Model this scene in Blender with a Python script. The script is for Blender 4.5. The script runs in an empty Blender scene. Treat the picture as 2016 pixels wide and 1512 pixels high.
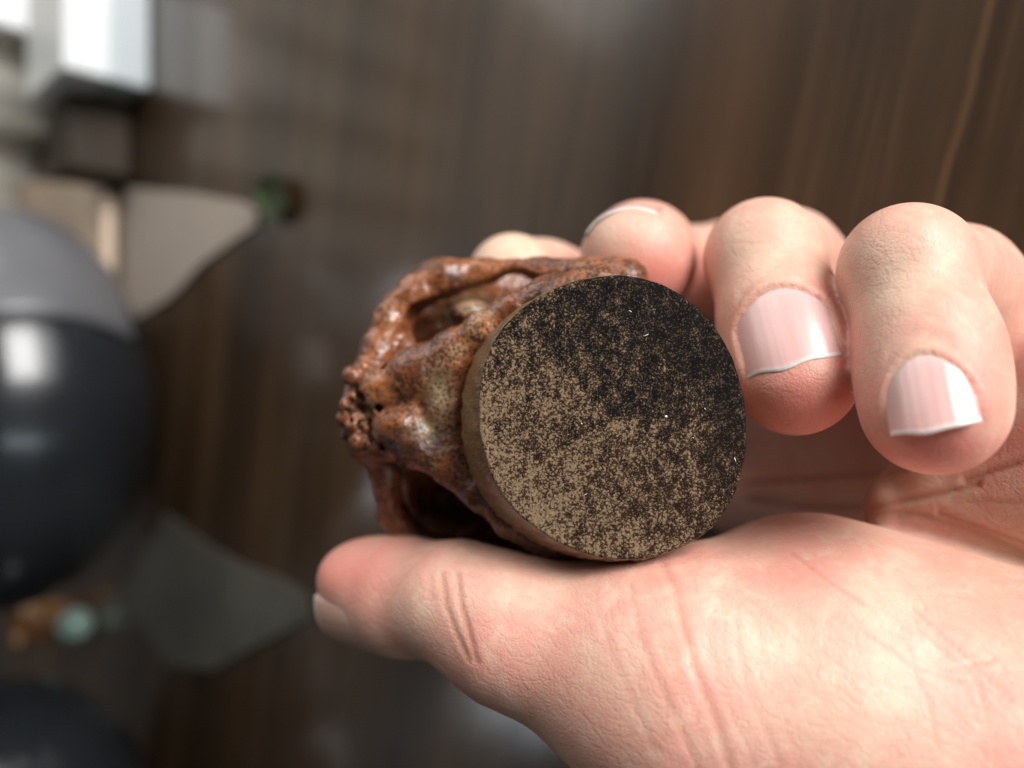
import bpy, bmesh, math, random
import numpy as np
from mathutils import Vector, Matrix

random.seed(4); RNG = np.random.default_rng(4)
S = bpy.context.scene
COL = S.collection

# ------------------------------------------------------------------ camera
CAM_H, PITCH, LENS = 0.132, math.radians(45), 28.0
FPX = 2016 / 36 * LENS                      # focal length in photo pixels
CX, CY = 1008.0, 756.0
fwd = Vector((0, math.cos(PITCH), -math.sin(PITCH)))
upv = Vector((0, math.sin(PITCH), math.cos(PITCH)))
AX, AY, AZ = -upv, Vector((1, 0, 0)), -fwd    # phone held upright, picture stored sideways
CPOS = Vector((0, 0, CAM_H))
R3 = Matrix((AX, AY, AZ)).transposed()
CAMM = R3.to_4x4(); CAMM.translation = CPOS
cam = bpy.data.cameras.new('camera'); camo = bpy.data.objects.new('camera', cam)
COL.objects.link(camo); camo.matrix_world = CAMM
cam.sensor_width = 36; cam.lens = LENS; cam.clip_start = 0.004; cam.clip_end = 50
cam.dof.use_dof = True; cam.dof.focus_distance = 0.0845; cam.dof.aperture_fstop = 9.5
S.camera = camo

# ------------------------------------------------------------------ light
w = bpy.data.worlds.new('World'); S.world = w; w.use_nodes = True
bg = w.node_tree.nodes['Background']; bg.inputs[0].default_value = (1.0, 0.97, 0.93, 1); bg.inputs[1].default_value = 0.045

def area(name, loc, target, sx, sy, power, color):
    l = bpy.data.lights.new(name, 'AREA'); l.shape = 'RECTANGLE'; l.size = sx; l.size_y = sy
    l.energy = power; l.color = color
    o = bpy.data.objects.new(name, l); COL.objects.link(o)
    o.location = loc
    o.rotation_euler = (Vector(target) - Vector(loc)).to_track_quat('-Z', 'Y').to_euler()
    return o
area('window_light', (0.76, -0.97, 0.20), (0, 0.06, 0.06), 0.75, 0.65, 33.0, (1.0, 0.985, 0.97))
area('far_window_light', (1.0, 0.5, 0.62), (0, 0.15, 0.05), 1.1, 0.9, 9.0, (1.0, 0.98, 0.95))
area('streak_fill_light', (-0.42, -1.10, 0.28), (0, 0.3, 0.05), 0.14, 0.75, 1.6, (0.82, 0.93, 1.0))  # unseen strip, added for a streak on the pot and slight thumb fill
area('haze_light', (0.62, 1.35, 1.30), (0, 0.15, 0), 0.75, 0.45, 0.7, (1.0, 0.93, 0.84))  # unseen dim area light, added to lay haze on the table
for k_, (dx_, dy_, dz_, sz_) in enumerate(((.11, .83, .58, .10), (-.12, .88, .53, .13), (-.41, .756, .658, .11), (-.44, .72, .70, .10))):
    area('ceiling_lamp_light', (dx_ * 1.7, dy_ * 1.7, dz_ * 1.7), (0, 0.1, 0), sz_, sz_, 0.28, (0.86, 0.92, 1.0))
S.view_settings.view_transform = 'Standard'; S.view_settings.look = 'None'
S.view_settings.exposure = 0.0; S.view_settings.gamma = 1.0
S.cycles.use_denoising = True
S.cycles.max_bounces = 8

# ------------------------------------------------------------------ helpers
def P(px, py, d):
    """photo pixel + depth in mm -> camera-frame point in mm (x right, y up, z towards camera)"""
    return np.array([(px - CX) / FPX * d, (CY - py) / FPX * d, -d], dtype=np.float64)
R3n = np.array(R3); CPn = np.array(CPOS)
def to_world(v):
    return (np.asarray(v) * 0.001) @ R3n.T + CPn
def on_table(px, py, z=0.0):
    dirn = AX * ((px - CX) / FPX) + AY * ((CY - py) / FPX) + fwd
    t = (z - CAM_H) / dirn.z
    return CPOS + dirn * t, t           # point, depth in m

def mesh_obj(name, verts, faces, mat, parent=None, smooth=True, origin=None):
    verts = np.asarray(verts, dtype=np.float64)
    if origin is None:
        origin = (0, 0, 0) if parent is not None else (verts[:, 0].mean(), verts[:, 1].mean(), verts[:, 2].min())
    if parent is not None:
        origin = tuple(parent.location)
    me = bpy.data.meshes.new(name)
    me.from_pydata((verts - np.array(origin)).tolist(), [], faces if isinstance(faces, list) else faces.tolist())
    me.update()
    if smooth: me.polygons.foreach_set('use_smooth', [True] * len(me.polygons))
    me.materials.append(mat)
    o = bpy.data.objects.new(name, me); COL.objects.link(o)
    if parent is not None: o.parent = parent
    else: o.location = origin
    return o
def tag(o, label=None, cat=None, group=None, kind=None):
    if label: o['label'] = label
    if cat: o['category'] = cat
    if group: o['group'] = group
    if kind: o['kind'] = kind
    return o

# node material helper
class NT:
    def __init__(s, name):
        s.m = bpy.data.materials.new(name); s.m.use_nodes = True
        s.t = s.m.node_tree; s.b = s.t.nodes['Principled BSDF']
    def n(s, typ, **kw):
        nd = s.t.nodes.new(typ)
        for k, v in kw.items():
            if k.startswith('i_'):
                key = k[2:]; key = int(key) if key.isdigit() else key.replace('_', ' ')
                if isinstance(v, tuple) and len(v) == 2 and isinstance(v[0], bpy.types.Node): s.t.links.new(v[0].outputs[v[1]], nd.inputs[key])
                else: nd.inputs[key].default_value = v
            else: setattr(nd, k, v)
        return nd
    def link(s, a, ao, b, bi): s.t.links.new(a.outputs[ao], b.inputs[bi]); return b
    def set(s, **kw):
        for k, v in kw.items():
            key = k.replace('_', ' ')
            if isinstance(v, tuple) and len(v) == 2 and isinstance(v[0], bpy.types.Node): s.t.links.new(v[0].outputs[v[1]], s.b.inputs[key])
            else: s.b.inputs[key].default_value = v
    def math(s, op, a, b=None, c=None, clamp=False):
        nd = s.t.nodes.new('ShaderNodeMath'); nd.operation = op; nd.use_clamp = clamp
        for i, v in enumerate((a, b, c)):
            if v is None: continue
            if isinstance(v, tuple): s.t.links.new(v[0].outputs[v[1]], nd.inputs[i])
            else: nd.inputs[i].default_value = v
        return (nd, 0)
    def ramp(s, fac, stops, interp='LINEAR'):
        nd = s.t.nodes.new('ShaderNodeValToRGB'); nd.color_ramp.interpolation = interp
        el = nd.color_ramp.elements
        while len(el) < len(stops): el.new(0.5)
        for e, (p, c) in zip(el, stops):
            e.position = p; e.color = c if len(c) == 4 else (*c, 1)
        s.t.links.new(fac[0].outputs[fac[1]], nd.inputs[0]); return (nd, 0)
    def mix(s, fac, a, b, typ='MIX'):
        nd = s.t.nodes.new('ShaderNodeMix'); nd.data_type = 'RGBA'; nd.blend_type = typ
        for idx, v in ((0, fac), (6, a), (7, b)):
            if isinstance(v, tuple) and len(v) == 2 and isinstance(v[0], bpy.types.Node): s.t.links.new(v[0].outputs[v[1]], nd.inputs[idx])
            elif idx == 0: nd.inputs[0].default_value = v
            else: nd.inputs[idx].default_value = (*v, 1)
        return (nd, 2)
    def coords(s, scale=1.0, kind='Object', rot=(0, 0, 0), sc3=None):
        tc = s.t.nodes.new('ShaderNodeTexCoord'); mp = s.t.nodes.new('ShaderNodeMapping')
        s.t.links.new(tc.outputs[kind], mp.inputs[0])
        mp.inputs['Rotation'].default_value = rot
        m2 = s.t.nodes.new('ShaderNodeMapping'); s.t.links.new(mp.outputs[0], m2.inputs[0])
        m2.inputs['Scale'].default_value = sc3 or (scale,) * 3
        return (m2, 0)
    def noise(s, vec, scale, detail=4, rough=0.55, dist=0.0):
        nd = s.n('ShaderNodeTexNoise'); s.t.links.new(vec[0].outputs[vec[1]], nd.inputs['Vector'])
        nd.inputs['Scale'].default_value = scale; nd.inputs['Detail'].default_value = detail
        nd.inputs['Roughness'].default_value = rough; nd.inputs['Distortion'].default_value = dist
        return (nd, 0)
    def voronoi(s, vec, scale, feature='F1', rand=1.0):
        nd = s.n('ShaderNodeTexVoronoi', feature=feature); s.t.links.new(vec[0].outputs[vec[1]], nd.inputs['Vector'])
        nd.inputs['Scale'].default_value = scale; nd.inputs['Randomness'].default_value = rand
        return (nd, 0)
    def bump(s, h, strength, dist, normal=None):
        nd = s.n('ShaderNodeBump'); nd.inputs['Strength'].default_value = strength; nd.inputs['Distance'].default_value = dist
        s.t.links.new(h[0].outputs[h[1]], nd.inputs['Height'])
        if normal: s.t.links.new(normal[0].outputs[normal[1]], nd.inputs['Normal'])
        return (nd, 0)
    def attr(s, name):
        nd = s.n('ShaderNodeAttribute'); nd.attribute_name = name; return nd

# ------------------------------------------------------------------ materials
def simple(name, col, rough=0.5, coat=0.0, noise=0.15, nscale=30, spec=0.5):
    m = NT(name); v = m.coords(1)
    n = m.noise(v, nscale, 5)
    c = m.mix(m.ramp(n, [(0.3, (0, 0, 0)), (0.7, (1, 1, 1))]), tuple(x * (1 - noise) for x in col), tuple(min(1, x * (1 + noise)) for x in col))
    m.set(Base_Color=c, Roughness=rough, Coat_Weight=coat, Coat_Roughness=0.08, Specular_IOR_Level=spec)
    m.set(Normal=m.bump(n, 0.1, 0.0006))
    return m.m

def mat_wood():
    m = NT('dark_wood')
    g = math.radians(13)
    v = m.coords(1, rot=(0, 0, g))
    st = m.coords(1, rot=(0, 0, g), sc3=(0.025, 1, 1))
    a = m.noise(st, 55, 6, 0.6, 0.6)
    b = m.noise(st, 260, 4, 0.6, 0.3)
    c = m.noise(st, 16, 3, 0.5, 0.4)
    iso = m.noise(m.coords(1, rot=(0, 0, g), sc3=(0.35, 1, 1)), 22, 4, 0.6)
    h = m.math('ADD', m.math('ADD', m.math('MULTIPLY', a, 0.55), m.math('MULTIPLY', b, 0.13)), m.math('MULTIPLY', iso, 0.32))
    base = m.ramp(h, [(0.33, (0.016, 0.010, 0.0065)), (0.48, (0.043, 0.025, 0.013)), (0.60, (0.088, 0.052, 0.027)), (0.74, (0.145, 0.088, 0.047))])
    red = m.ramp(c, [(0.52, (0, 0, 0)), (0.64, (1, 1, 1))])
    base = m.mix(m.math('MULTIPLY', red, 0.55), base, (0.13, 0.060, 0.022))
    por = m.noise(m.coords(1, rot=(0, 0, g), sc3=(0.03, 1, 1)), 800, 3)
    base = m.mix(m.math('MULTIPLY', m.ramp(por, [(0.55, (0, 0, 0)), (0.7, (1, 1, 1))]), 0.25), base, (0.16, 0.10, 0.058))
    sp = m.n('ShaderNodeSeparateXYZ'); m.t.links.new(v[0].outputs[0], sp.inputs[0])
    vq = on_table(1902, 220)[0]; y0 = vq.x * math.sin(g) + vq.y * math.cos(g)
    off = m.math('ADD', m.math('SUBTRACT', (sp, 1), y0), m.math('MULTIPLY', m.math('SUBTRACT', m.noise(m.coords(1, rot=(0, 0, g), sc3=(0.4, 0.05, 1)), 60, 3), 0.5), 0.006))
    vein = m.ramp(m.math('MULTIPLY', m.math('ABSOLUTE', off), 900.0), [(0.15, (1, 1, 1)), (0.9, (0, 0, 0))])
    base = m.mix(m.math('MULTIPLY', vein, 0.4), base, (0.22, 0.125, 0.055))
    m.set(Base_Color=base, Roughness=0.38, Specular_IOR_Level=0.3, Coat_Weight=0.55, Coat_Roughness=0.13, Normal=m.bump(b, 0.12, 0.0005))
    return m.m

def mat_skin():
    m = NT('skin')
    v = m.coords(1)
    red = m.attr('red'); cr = m.attr('crease'); pale = m.attr('pale')
    blot = m.noise(v, 95, 5, 0.6, 0.4)
    blot2 = m.noise(v, 330, 5, 0.65, 0.3)
    blot3 = m.noise(v, 1100, 3, 0.6)
    base = m.mix(m.ramp(blot, [(0.36, (0, 0, 0)), (0.62, (1, 1, 1))]), (0.69, 0.445, 0.335), (0.68, 0.345, 0.27))
    base = m.mix(m.math('MULTIPLY', m.ramp(blot2, [(0.50, (0, 0, 0)), (0.68, (1, 1, 1))]), 0.36), base, (0.68, 0.325, 0.26))
    base = m.mix(m.math('MULTIPLY', m.ramp(blot2, [(0.36, (1, 1, 1)), (0.48, (0, 0, 0))]), 0.45), base, (0.72, 0.545, 0.42))
    base = m.mix(m.math('MULTIPLY', m.ramp(blot3, [(0.5, (0, 0, 0)), (0.75, (1, 1, 1))]), 0.25), base, (0.60, 0.30, 0.23))
    base = m.mix(m.math('MULTIPLY', (red, 'Fac'), 1.0, clamp=True), base, (0.68, 0.215, 0.175))
    base = m.mix(m.math('MULTIPLY', (pale, 'Fac'), 1.0, clamp=True), base, (0.72, 0.56, 0.40))
    base = m.mix(m.math('MULTIPLY', (cr, 'Fac'), 0.75, clamp=True), base, (0.42, 0.17, 0.11))
    # fine skin relief
    vo = m.voronoi(m.coords(1), 2100, 'DISTANCE_TO_EDGE')
    ln = m.noise(m.coords(1, rot=(0.6, 0.2, 0.5), sc3=(1, 0.22, 1)), 1500, 3, 0.6, 0.4)
    wv = m.n('ShaderNodeVectorMath', operation='MULTIPLY_ADD'); nz = m.n('ShaderNodeTexNoise'); nz.inputs['Scale'].default_value = 300
    m.t.links.new(v[0].outputs[0], nz.inputs['Vector']); m.t.links.new(nz.outputs['Color'], wv.inputs[0]); wv.inputs[1].default_value = (0.004, 0.004, 0.004); m.t.links.new(v[0].outputs[0], wv.inputs[2])
    rt = m.n('ShaderNodeMapping'); m.t.links.new(wv.outputs[0], rt.inputs[0]); rt.inputs['Rotation'].default_value = (0.3, 0.75, 0.5)
    st = m.n('ShaderNodeMapping'); m.t.links.new(rt.outputs[0], st.inputs[0]); st.inputs['Scale'].default_value = (1, 0.3, 1)
    v2 = m.voronoi((st, 0), 620, 'DISTANCE_TO_EDGE')
    b0 = m.bump(m.ramp(v2, [(0.0, (0, 0, 0)), (0.10, (1, 1, 1))]), 0.11, 0.0002)
    b1 = m.bump(m.ramp(vo, [(0.0, (0, 0, 0)), (0.25, (1, 1, 1))]), 0.16, 0.00013, b0)
    b2 = m.bump(ln, 0.15, 0.00017, b1)
    b3 = m.bump(blot2, 0.16, 0.0004, b2)
    base = m.mix(m.math('MULTIPLY', m.ramp(v2, [(0.0, (1, 1, 1)), (0.07, (0, 0, 0))]), 0.16), base, (0.50, 0.22, 0.16))
    m.set(Base_Color=base, Roughness=0.46, Specular_IOR_Level=0.42, Subsurface_Weight=0.35, Subsurface_Scale=0.0013, Normal=b3)
    m.b.inputs['Subsurface Radius'].default_value = (1.0, 0.38, 0.24)
    return m.m

def mat_nail(c0=(0.69, 0.41, 0.38)):
    m = NT('nail')
    e = m.attr('edge'); u = m.attr('nu'); lun = m.attr('lunula')
    cv = m.n('ShaderNodeCombineXYZ'); m.t.links.new(u.outputs['Fac'], cv.inputs[0])
    rid = m.noise((cv, 0), 9, 4, 0.6)
    base = m.mix(m.ramp(rid, [(0.35, (0, 0, 0)), (0.65, (1, 1, 1))]), c0, tuple(x * 1.07 for x in c0))
    base = m.mix(m.math('MULTIPLY', (lun, 'Fac'), 0.6), base, (0.70, 0.52, 0.51))
    base = m.mix((e, 'Fac'), base, (0.90, 0.87, 0.81))
    m.set(Base_Color=base, Roughness=0.28, Subsurface_Weight=0.25, Subsurface_Scale=0.0012, Coat_Weight=0.25, Coat_Roughness=0.2,
          Normal=m.bump(rid, 0.25, 0.00016))
    m.b.inputs['Subsurface Radius'].default_value = (1.0, 0.45, 0.35)
    return m.m

def mat_cut():
    """sawn root end: tan vascular dots crowding towards one side of a dark ground"""
    m = NT('cut_root_end')
    v = m.coords(1000.0, 'UV', sc3=(1, 1, 1))          # uv holds millimetres on the cut face
    wob = m.noise(v, 1.1, 3, 0.6)
    sx = m.n('ShaderNodeSeparateXYZ'); m.t.links.new(v[0].outputs[0], sx.inputs[0])
    wv = m.n('ShaderNodeMix', data_type='VECTOR'); wv.inputs[0].default_value = 0.06
    nc = m.n('ShaderNodeTexNoise'); m.t.links.new(v[0].outputs[0], nc.inputs['Vector']); nc.inputs['Scale'].default_value = 2.2
    m.t.links.new(v[0].outputs[0], wv.inputs[4])
    addv = m.n('ShaderNodeVectorMath', operation='MULTIPLY_ADD'); m.t.links.new(nc.outputs['Color'], addv.inputs[0])
    addv.inputs[1].default_value = (0.5, 0.5, 0.0); m.t.links.new(v[0].outputs[0], addv.inputs[2])
    vd = (addv, 0)
    d1 = m.voronoi(vd, 3.1); d2 = m.voronoi(vd, 5.0)
    dots = m.math('MINIMUM', m.math('MULTIPLY', d1, 1.0), m.math('MULTIPLY', d2, 1.15))
    # density: rises to lower left, patchy
    big = m.noise(v, 0.17, 4, 0.6); med = m.noise(v, 0.62, 5, 0.62)
    grad = m.math('ADD', m.math('MULTIPLY', (sx, 0), -0.0105), m.math('MULTIPLY', (sx, 1), -0.0105))
    dens = m.math('ADD', grad, m.math('MULTIPLY', m.math('SUBTRACT', big, 0.5), 0.55))
    dens = m.math('ADD', dens, m.math('MULTIPLY', m.math('SUBTRACT', med, 0.5), 0.75))
    strk = m.noise(m.coords(1, 'UV', sc3=(1, 0.35, 1)), 1.3, 3, 0.6)
    dens = m.math('ADD', dens, m.math('MULTIPLY', m.math('SUBTRACT', strk, 0.5), 0.55))
    thr = m.math('ADD', dens, 0.315)
    diff = m.math('SUBTRACT', thr, dots)
    f = m.ramp(m.math('ADD', m.math('MULTIPLY', diff, 2.4), 0.5), [(0.26, (0, 0, 0)), (0.82, (1, 1, 1))])
    fine = m.noise(v, 2.6, 4, 0.75)
    tan = m.mix(m.ramp(fine, [(0.35, (0, 0, 0)), (0.65, (1, 1, 1))]), (0.13, 0.082, 0.046), (0.29, 0.205, 0.125))
    dark = m.mix(m.ramp(med, [(0.35, (0, 0, 0)), (0.65, (1, 1, 1))]), (0.004, 0.004, 0.0045), (0.013, 0.009, 0.007))
    dark = m.mix(m.ramp(m.math('ADD', m.math('MULTIPLY', (sx, 1), -0.05), big), [(0.35, (0, 0, 0)), (0.95, (1, 1, 1))]), dark, (0.017, 0.009, 0.006))
    dimmer = m.ramp(m.math('ADD', dens, 0.5), [(0.25, (0.42, 0.42, 0.42)), (0.55, (1, 1, 1))])
    tan = m.mix(1.0, tan, dimmer, 'MULTIPLY')
    dark = m.mix(m.ramp(m.math('ADD', dens, 0.5), [(0.42, (0, 0, 0)), (0.72, (1, 1, 1))]), dark, (0.042, 0.021, 0.012))
    base = m.mix(f, dark, tan)
    d3 = m.voronoi(vd, 4.2); dim = m.ramp(m.math('ADD', d3, m.math('MULTIPLY', med, -0.25)), [(0.12, (1, 1, 1)), (0.24, (0, 0, 0))])
    base = m.mix(m.math('MULTIPLY', m.math('MULTIPLY', dim, m.math('SUBTRACT', 1.0, f)), 0.55), base, (0.115, 0.082, 0.055))
    scr = m.noise(m.coords(1, 'UV', rot=(0, 0, 0.25), sc3=(0.25, 6, 1)), 1.6, 2)
    m.set(Base_Color=base, Roughness=0.7, Specular_IOR_Level=0.05,
          Normal=m.bump(scr, 0.10, 0.0001, m.bump(f, 0.25, 0.00005)))
    return m.m

def mat_rim():
    m = NT('root_side')
    v = m.coords(1000.0, 'UV', sc3=(1, 1, 1))
    st = m.noise(m.coords(1, 'UV', sc3=(3.2, 0.7, 1)), 1.0, 4, 0.6)
    n = m.noise(v, 0.5, 4, 0.6)
    base = m.ramp(st, [(0.35, (0.085, 0.045, 0.02)), (0.52, (0.19, 0.112, 0.052)), (0.68, (0.30, 0.205, 0.115))])
    base = m.mix(m.ramp(n, [(0.4, (0, 0, 0)), (0.65, (1, 1, 1))]), base, (0.17, 0.078, 0.033))
    dd = m.voronoi(v, 2.6)
    base = m.mix(m.ramp(dd, [(0.16, (0.6, 0.6, 0.6)), (0.26, (0, 0, 0))]), base, (0.30, 0.20, 0.11))
    m.set(Base_Color=base, Roughness=0.33, Normal=m.bump(st, 0.6, 0.00025), Coat_Weight=0.2)
    return m.m

def mat_carved():
    m = NT('carved_root')
    v = m.coords(1)
    a = m.noise(v, 170, 5, 0.6); b = m.noise(v, 700, 4, 0.65)
    d = m.voronoi(v, 2300); d2 = m.voronoi(v, 2900); cl = m.noise(v, 330, 3, 0.6)
    base = m.ramp(a, [(0.30, (0.050, 0.016, 0.007)), (0.45, (0.19, 0.058, 0.020)), (0.58, (0.31, 0.105, 0.036)), (0.76, (0.34, 0.18, 0.08))])
    ext = m.attr('tan')
    base = m.mix(m.math('MULTIPLY', (ext, 'Fac'), 0.9, clamp=True), base, (0.40, 0.29, 0.165))
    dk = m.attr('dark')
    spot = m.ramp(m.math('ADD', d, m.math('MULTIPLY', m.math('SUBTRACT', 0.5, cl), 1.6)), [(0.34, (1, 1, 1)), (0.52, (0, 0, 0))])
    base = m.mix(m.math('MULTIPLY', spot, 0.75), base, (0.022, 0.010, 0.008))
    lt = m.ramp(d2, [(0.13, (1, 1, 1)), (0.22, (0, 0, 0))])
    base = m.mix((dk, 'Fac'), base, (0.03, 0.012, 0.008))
    base = m.mix(m.math('MULTIPLY', lt, 0.35), base, (0.40, 0.22, 0.09))
    m.set(Base_Color=base, Roughness=m.ramp(cl, [(0.4, (0.24, 0.24, 0.24)), (0.6, (0.5, 0.5, 0.5))]), Specular_IOR_Level=0.5, Coat_Weight=0.22, Coat_Roughness=0.15,
          Normal=m.bump(d, 0.22, 0.00025, m.bump(b, 0.38, 0.0005)))
    return m.m

M_WOOD, M_SKIN, M_NAIL, M_CUT, M_RIM, M_CARVE = mat_wood(), mat_skin(), mat_nail(), mat_cut(), mat_rim(), mat_carved()

# ------------------------------------------------------------------ table
def slab(name, x0, x1, y0, y1, z0, z1, mat, bev=0.004):
    bm = bmesh.new(); bmesh.ops.create_cube(bm, size=1)
    for q in bm.verts:
        q.co = ((x0 + x1) / 2 + q.co.x * (x1 - x0), (y0 + y1) / 2 + q.co.y * (y1 - y0), (z0 + z1) / 2 + q.co.z * (z1 - z0))
    bmesh.ops.bevel(bm, geom=bm.edges[:], offset=bev, segments=3, affect='EDGES', profile=0.5)
    me = bpy.data.meshes.new(name); bm.to_mesh(me); bm.free(); me.materials.append(mat)
    o = bpy.data.objects.new(name, me); COL.objects.link(o); return o
tag(slab('table_top', -0.75, 0.75, -0.28, 0.95, -0.035, 0.0, M_WOOD), kind='structure')

# ------------------------------------------------------------------ signed distance fields -> mesh
def axis(fine0, fine1, h, lo, hi, H):
    a = list(np.arange(fine0, fine1 + h * .5, h))
    s = h; x = a[0]; pre = []
    while x > lo: s = min(H, s * 1.25); x -= s; pre.append(x)
    s = h; x = a[-1]; post = []
    while x < hi: s = min(H, s * 1.25); x += s; post.append(x)
    return np.array(pre[::-1] + a + post, dtype=np.float32)
class Field:
    def __init__(s, ax, ay, az):
        s.ax, s.ay, s.az = ax, ay, az
    def new(s): return np.full((len(s.ax), len(s.ay), len(s.az)), 50.0, dtype=np.float32)
    def window(s, lo, hi):
        r = []
        for a, l, h in zip((s.ax, s.ay, s.az), lo, hi):
            i0 = max(0, np.searchsorted(a, l) - 1); i1 = min(len(a), np.searchsorted(a, h) + 1)
            r.append(slice(i0, max(i1, i0)))
        return tuple(r)
    def pts(s, w):
        return (s.ax[w[0]][:, None, None], s.ay[w[1]][None, :, None], s.az[w[2]][None, None, :])
def smin(a, b, k):
    if k <= 0: return np.minimum(a, b)
    h = np.maximum(k - np.abs(a - b), 0) / k
    return np.minimum(a, b) - h * h * k * 0.25
def smax(a, b, k): return -smin(-a, -b, k)
def cone_d(X, Y, Z, a, b, ra, rb):
    ab = b - a; L2 = float(ab @ ab) + 1e-9
    px, py, pz = X - a[0], Y - a[1], Z - a[2]
    t = np.clip((px * ab[0] + py * ab[1] + pz * ab[2]) / L2, 0, 1)
    return np.sqrt((px - t * ab[0]) ** 2 + (py - t * ab[1]) ** 2 + (pz - t * ab[2]) ** 2) - (ra + t * (rb - ra))
def add_cone(F, A, a, b, ra, rb, k):
    a = np.asarray(a, float); b = np.asarray(b, float); m = max(ra, rb) + k + 3
    w = F.window(np.minimum(a, b) - m, np.maximum(a, b) + m)
    X, Y, Z = F.pts(w)
    A[w] = smin(A[w], cone_d(X, Y, Z, a, b, ra, rb).astype(np.float32), k)
def add_ell(F, A, c, r, k, sub=False, rot=None):
    c = np.asarray(c, float); r = np.asarray(r, float); m = r.max() + k + 3
    w = F.window(c - m, c + m); X, Y, Z = F.pts(w)
    dx, dy, dz = X - c[0], Y - c[1], Z - c[2]
    if rot is not None:
        dx, dy, dz = (rot[i][0] * dx + rot[i][1] * dy + rot[i][2] * dz for i in range(3))
    q0 = np.sqrt((dx / r[0]) ** 2 + (dy / r[1]) ** 2 + (dz / r[2]) ** 2)
    q1 = np.sqrt((dx / r[0] ** 2) ** 2 + (dy / r[1] ** 2) ** 2 + (dz / r[2] ** 2) ** 2) + 1e-6
    d = (q0 * (q0 - 1) / q1).astype(np.float32)
    A[w] = smax(A[w], -d, k) if sub else smin(A[w], d, k)
def chain(F, A, pts, k):
    for (a, ra), (b, rb) in zip(pts[:-1], pts[1:]): add_cone(F, A, a, b, ra, rb, k)
def surface_nets(A, ax, ay, az):
    s = A < 0
    c = [s[i:s.shape[0] - 1 + i, j:s.shape[1] - 1 + j, k:s.shape[2] - 1 + k] for i in (0, 1) for j in (0, 1) for k in (0, 1)]
    allc = c[0].copy(); anyc = c[0].copy()
    for q in c[1:]: allc &= q; anyc |= q
    act = anyc & ~allc
    I, J, K = np.nonzero(act)
    idx = np.full(act.shape, -1, dtype=np.int32); idx[I, J, K] = np.arange(len(I))
    sumv = np.zeros((len(I), 3)); cnt = np.zeros(len(I))
    axs = (ax, ay, az)
    for d in range(3):
        o1, o2 = [e for e in range(3) if e != d]
        for p in (0, 1):
            for q in (0, 1):
                off = [0, 0, 0]; off[o1] = p; off[o2] = q
                a = (I + off[0], J + off[1], K + off[2]); e = [0, 0, 0]; e[d] = 1
                b = (a[0] + e[0], a[1] + e[1], a[2] + e[2])
                fa, fb = A[a], A[b]; mk = (fa < 0) != (fb < 0)
                t = np.where(mk, fa / (fa - fb + 1e-12), 0)
                for g in range(3):
                    va = axs[g][a[g]]; vb = axs[g][b[g]]
                    sumv[:, g] += np.where(mk, va + t * (vb - va), 0)
                cnt += mk
    V = sumv / cnt[:, None]
    Q = []
    for d in range(3):
        o1, o2 = (d + 1) % 3, (d + 2) % 3
        sl0 = [slice(None)] * 3; sl1 = [slice(None)] * 3
        sl0[d] = slice(0, -1); sl1[d] = slice(1, None)
        for o in (o1, o2): sl0[o] = slice(1, -1); sl1[o] = slice(1, -1)
        s0, s1 = s[tuple(sl0)], s[tuple(sl1)]
        e = np.nonzero(s0 != s1); inside = s0[e]
        base = list(e); base[o1] = base[o1] + 1; base[o2] = base[o2] + 1
        def cell(a, b):
            q = [x.copy() for x in base]; q[o1] = q[o1] - a; q[o2] = q[o2] - b; return idx[tuple(q)]
        q = np.stack([cell(1, 1), cell(0, 1), cell(0, 0), cell(1, 0)], 1)
        q[~inside] = q[~inside][:, ::-1]
        Q.append(q)
    return V, np.concatenate(Q)

def vnormals(V, Q):
    n = np.cross(V[Q[:, 2]] - V[Q[:, 0]], V[Q[:, 3]] - V[Q[:, 1]])
    N = np.zeros_like(V)
    for i in range(4): np.add.at(N, Q[:, i], n)
    return N / (np.linalg.norm(N, axis=1, keepdims=True) + 1e-12)
def proj(V):
    d = -V[:, 2]
    return CX + V[:, 0] / d * FPX, CY - V[:, 1] / d * FPX, d
def seg_dist(px, py, line):
    best = np.full(px.shape, 1e9); 
    for (x0, y0), (x1, y1) in zip(line[:-1], line[1:]):
        dx, dy = x1 - x0, y1 - y0; t = np.clip(((px - x0) * dx + (py - y0) * dy) / (dx * dx + dy * dy + 1e-9), 0, 1)
        best = np.minimum(best, np.hypot(px - x0 - t * dx, py - y0 - t * dy))
    return best
def fattr(o, name, arr):
    at = o.data.attributes.new(name, 'FLOAT', 'POINT'); at.data.foreach_set('value', np.asarray(arr, dtype=np.float32))

# ------------------------------------------------------------------ the hand (one continuous skin)
HF = Field(axis(-30, 58, 0.38, -34, 190, 2.4), axis(-47, 28, 0.38, -85, 40, 2.2), axis(-128, -64, 0.38, -168, 60, 2.4))

JT = dict(
    ring=[(P(1566, 738, 90), 6.55), (P(1540, 640, 95), 6.95), (P(1504, 508, 101), 6.8), (P(1545, 520, 120), 7.8), (np.array([65., 0., -132.]), 9.6)],
    pinky=[(P(1838, 803, 78), 6.2), (P(1826, 690, 82), 6.45), (P(1786, 532, 87), 6.5), (P(1880, 562, 103), 7.2), (np.array([80., -3., -114.]), 9.4)],
    middle=[(P(1252, 506, 106), 7.3), (P(1262, 508, 118), 7.7), (np.array([22., 17.5, -130.]), 8.0), (np.array([40., 21.0, -147.]), 8.6), (np.array([53., -6.0, -143.]), 10.0)],
    index=[(P(1008, 549, 120), 6.8), (np.array([5., 16., -132.]), 7.3), (np.array([15., 15.0, -142.]), 7.8), (np.array([35., 12.0, -154.]), 8.4), (np.array([44., -17., -148.]), 10.0)],
)
THUMB = [(P(728, 1172, 110), 6.6), (P(800, 1174, 105), 6.9), (P(905, 1186, 98), 6.7), (P(1010, 1240, 94), 8.0), (P(1325, 1335, 90), 13.8)]
WR = np.array([112., -30., -72.])

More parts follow.
